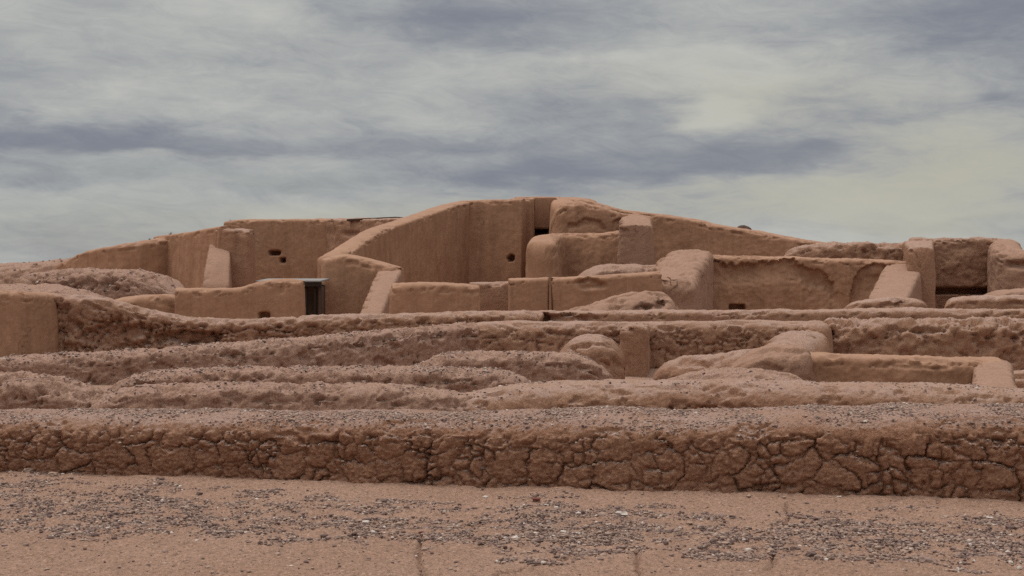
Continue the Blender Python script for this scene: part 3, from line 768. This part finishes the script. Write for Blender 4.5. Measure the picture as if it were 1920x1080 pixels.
# ------------------------------------------------------------------ timber doorway with its sheet roof
cx_ = PX(1020, 55.6)
link('shading_lintel_wall', box_mesh('shading_lintel_wall', PX(999, 55.6) - cx_ + 0.02, PX(1046, 55.6) - cx_, 0, 5.2, 0, PZ(371, 55.6) - PZ(429, 55.6), 0.05), M_PLAST, None,
     'flat wall panel over the passage near the summit, deepened to shade it', 'wall', WALLS, None, (cx_, 55.6, PZ(429, 55.6)))  # block carried far back as an added roof that darkens the passage
def empty(name, label, cat, loc, group=None):
    return link(name, None, None, None, label, cat, group, None, loc)
door = empty('timber_doorway', 'dark timber doorway frame under the pale sheet roof', 'doorway', (PX(586, 39), 39, 0))
def dpx(px, D=39): return PX(px, D) - door.location.x
link('post', box_mesh('post', dpx(571), dpx(577), -0.06, 0.06, -0.05, PZ(537, 39)), M_WOOD, door)
link('post', box_mesh('post', dpx(589), dpx(593), -0.06, 0.06, -0.05, PZ(537, 39)), M_WOOD, door)
link('lintel', box_mesh('lintel', dpx(562), dpx(603), -0.10, 0.10, PZ(537, 39) + 0.003, PZ(529, 39)), M_WOOD, door)
link('doorway_shade_panel', box_mesh('doorway_shade_panel', dpx(560), dpx(604), 0.55, 0.70, -0.05, PZ(534, 39), 0.02), M_CRUST_SHADE, door)  # dark backing whose colour stands in for shade inside the doorway
link('jamb', box_mesh('jamb', dpx(596), dpx(603), 0.0, 0.54, -0.05, PZ(537, 39), 0.02), M_CRUST_SHADE, door)
sh = empty('sheet_roof', 'pale grey flat sheet roof covering the sunken doorway', 'roof', (PX(541, 38.8), 38.8, PZ(529, 38.8)))
link('sheet', box_mesh('sheet', PX(479, 38.8) - sh.location.x, PX(601, 38.8) - sh.location.x, 0, 2.0, 0, 0.04, 0.008, 0.028), M_SHEET, sh)
link('edge_beam', box_mesh('edge_beam', PX(479, 38.8) - sh.location.x, PX(601, 38.8) - sh.location.x, 0.03, 0.12, -0.12, -0.003, 0.008), M_WOOD, sh)
sl = link('roof_slab', box_mesh('roof_slab', -PX(1020, 55) * 0 - 1.15, 1.15, -0.25, 1.2, 0, 0.085, 0.02), M_CRUST_SHADE, None,
          'thin dark roof slab lying along the crest of the stained back wall', 'roof slab', None, None, (PX(702, 55.2), 55.2, PZ(413, 55.2)))
sl.rotation_euler = (0, R(-1.2), R(-28))

# ------------------------------------------------------------------ stones
import bmesh
def ico(sub):
    bm = bmesh.new(); bmesh.ops.create_icosphere(bm, subdivisions=sub, radius=1.0)
    v = np.array([x.co[:] for x in bm.verts], dtype=np.float32); f = np.array([[q.index for q in t.verts] for t in bm.faces], dtype=np.int32)
    bm.free(); return v, f
IV1, IF1 = ico(1)
IV2, IF2 = ico(2)
rng = np.random.default_rng(5)
def pebbles(name, label, pos, size, mats, probs, flat=0.62):
    n = len(pos)
    v = np.repeat(IV1[None], n, 0).copy()
    v *= 1 + rng.uniform(-0.28, 0.28, (n, len(IV1), 1))
    v *= rng.uniform(0.7, 1.3, (n, 1, 3)) * np.array([1, 1, flat])
    a = rng.uniform(0, 6.283, n); ca, sa = np.cos(a)[:, None], np.sin(a)[:, None]
    x, y = v[:, :, 0] * ca - v[:, :, 1] * sa, v[:, :, 0] * sa + v[:, :, 1] * ca
    v = np.stack([x, y, v[:, :, 2]], 2) * size[:, None, None] + pos[:, None, :]
    f = (IF1[None] + (np.arange(n) * len(IV1))[:, None, None]).reshape(-1, 3)
    mi = np.repeat(rng.choice(len(mats), n, p=probs), len(IF1))
    me = mesh_np(name, v.reshape(-1, 3), f, False, mi)
    return link(name, me, mats, kind='stuff', label=label)
# foreground gravel: a ragged belt between the sandy strip and the cement skirt of the wall
n = 600000
px = rng.uniform(-250, 2170, n); py = rng.uniform(878, 1078, n)
cen = np.interp(px, BELT_X, BELT_Y)
hw = np.interp(px, BELT_X, BELT_W)
D = EYE * FPX / (py - HOR)
gxp, gyp = PX(px, D), D
pn = fbm(np.stack([gxp * 1.6, gyp * 2.2, gxp * 0], 1), 4, 77)
q = np.abs(py - cen) / hw
pr = np.clip(1.3 - q + 1.5 * pn, 0, 1) * np.clip(0.55 + 2.2 * fbm(np.stack([gxp * 4, gyp * 4, gxp * 0], 1), 3, 78), 0.05, 1) * (q < 1.5)
pr = np.clip(pr * 0.72, 0, 0.5) + 0.004
k = rng.uniform(0, 1, n) < pr
gxp, gyp = gxp[k], gyp[k]
sz = np.exp(rng.normal(math.log(0.0064), 0.44, len(gxp))).clip(0.0035, 0.024)
pos = np.stack([gxp, gyp, gheight(gxp, gyp) + 0.25 * sz], 1)
pebbles('gravel', 'belt of mauve and dark gravel on the sandy foreground ground', pos, sz,
        [M_STONE_D, M_STONE_M, M_STONE_T, M_STONE_W], [0.34, 0.37, 0.265, 0.025])
# grit on the wall tops
for (P_, nz, A_, dens, gs, own) in SURF:
    w_ = A_ * sstep(0.55, 0.95, nz) * (np.abs(P_[:, 0]) < 0.42 * P_[:, 1] + 0.8)
    w_ = w_ * np.clip(0.5 + 2.0 * fbm(P_ * 1.7, 3, 91), 0.05, 1.5)
    m_ = int(min(22000, w_.sum() * dens * 1.9))
    idx = rng.choice(len(P_), m_, p=w_ / w_.sum())
    sc = np.exp(rng.normal(math.log(gs), 0.35, m_)).clip(gs * 0.5, gs * 2.2)
    jit = rng.normal(0, 0.008, (m_, 3)); jit[:, 2] = 0.15 * sc
    g_ = pebbles('grit', None, P_[idx] + jit - np.array(own.location), sc,
                 [M_STONE_D, M_STONE_M, M_STONE_T, M_STONE_W], [0.20, 0.44, 0.33, 0.03])
    g_.parent = own
# stones one can pick out
for (x, y, w_px, m, lab) in [
    (1165, 966, 30, M_STONE_W, 'flat pale stone at the upper edge of the gravel right of centre'),
    (686, 979, 16, M_STONE_W, 'small white pebble on sand left of the densest gravel'),
    (966, 1016, 22, M_STONE_W, 'white angular stone at the lower edge of the densest gravel'),
    (1087, 1008, 18, M_STONE_W, 'white pebble in the gravel right of the white angular stone'),
    (1573, 930, 12, M_STONE_W, 'tiny white stone at the foot of the cracked foreground wall'),
    (54, 885, 22, M_STONE_T, 'tan lump at the foot of the foreground wall, leftmost stone'),
    (98, 891, 24, M_STONE_T, 'flat tan slab-like stone next to the leftmost stone'),
    (1005, 934, 20, M_STONE_R, 'single dark reddish stone on bare sand below the cracked wall'),
    (373, 921, 16, M_STONE_D, 'single dark stone on bare sand near the cracked wall on the left'),
    (404, 982, 20, M_STONE_D, 'largest dark grey stone in the gravel on the left'),
    (790, 1001, 14, M_STONE_R, 'small dark red stone at the top of the ground crack'),
    (1738, 1054, 40, M_STONE_M, 'broad mauve stone in the lowest gravel at the right'),
    (1492, 1037, 24, M_STONE_D, 'dark flat stone at the lower gravel edge right of centre'),
    (1523, 1050, 28, M_STONE_D, 'dark grey rounded stone below the dark flat stone'),
    (1896, 987, 26, M_STONE_D, 'dark stone at the right edge in the upper gravel'),
    (1856, 969, 18, M_STONE_W, 'pale stone at the right edge in the upper gravel'),
    (1520, 1022, 24, M_STONE_T, 'rounded tan stone amid dark gravel right of centre'),
    (228, 985, 20, M_STONE_D, 'dark stone at the lower edge of the left gravel')]:
    D = EYE * FPX / (y - HOR); rad = 0.40 * w_px / FPX * D
    X_, Y_ = PX(x, D), D
    _seed[0] += 1
    v = np.clip(IV2, -0.72, 0.8) * (1.1 + 0.8 * fbm(IV2 * 1.5, 3, _seed[0]))[:, None]
    v *= np.array([1, rng.uniform(0.7, 1.0), rng.uniform(0.42, 0.6)]) * rad
    z = float(gheight(np.array([X_]), np.array([Y_]))[0])
    link('stone', mesh_np('stone', v, IF2, False), m, None, lab, 'stone', 'stones lying in the foreground', None, (X_, Y_, z + 0.28 * rad))

# ------------------------------------------------------------------ dry tufts on the skyline
def tuft(px, py, D, hgt, n, lab):
    v, f = [], []
    for i in range(n):
        a = rng.uniform(0, 6.283); t = rng.uniform(0.0, 0.55); L_ = hgt * rng.uniform(0.5, 1.0); b = rng.uniform(0, hgt * 0.35)
        bx, by = math.cos(a) * b, math.sin(a) * b
        tx_, ty_ = bx + math.cos(a) * L_ * t, by + math.sin(a) * L_ * t
        wd = 0.010; c, s_ = -math.sin(a) * wd, math.cos(a) * wd
        k = len(v)
        mx_, my_ = (bx + tx_) / 2 - math.cos(a) * 0.03, (by + ty_) / 2 - math.sin(a) * 0.03
        v += [(bx - c, by - s_, -0.08), (bx + c, by + s_, -0.08), (mx_ + c, my_ + s_, L_ * 0.55), (mx_ - c, my_ - s_, L_ * 0.55), (tx_, ty_, L_), (tx_ + 0.002, ty_, L_)]
        f += [(k, k + 1, k + 2, k + 3), (k + 3, k + 2, k + 5, k + 4)]
    link('dry_grass_tuft', mesh_np('dry_grass_tuft', v, f, False), M_GRASS, None, lab, 'plant', 'dry tufts on the skyline', None, (PX(px, D), D, PZ(py, D)))
tuft(320, 444, 55.4, 0.22, 30, 'dry grass tuft on the skyline above the dark inner corner')
tuft(280, 452, 54.7, 0.12, 22, 'low dry grass tuft on the left outer wall crest')
tuft(134, 491, 55.6, 0.20, 30, 'dry grass tuft where the left outer wall meets the hill')
tuft(108, 498, 56.4, 0.14, 24, 'small dry grass tuft on the hill at the left skyline')
tuft(432, 417, 57.3, 0.12, 22, 'short dry tuft at the corner above the left pilaster')
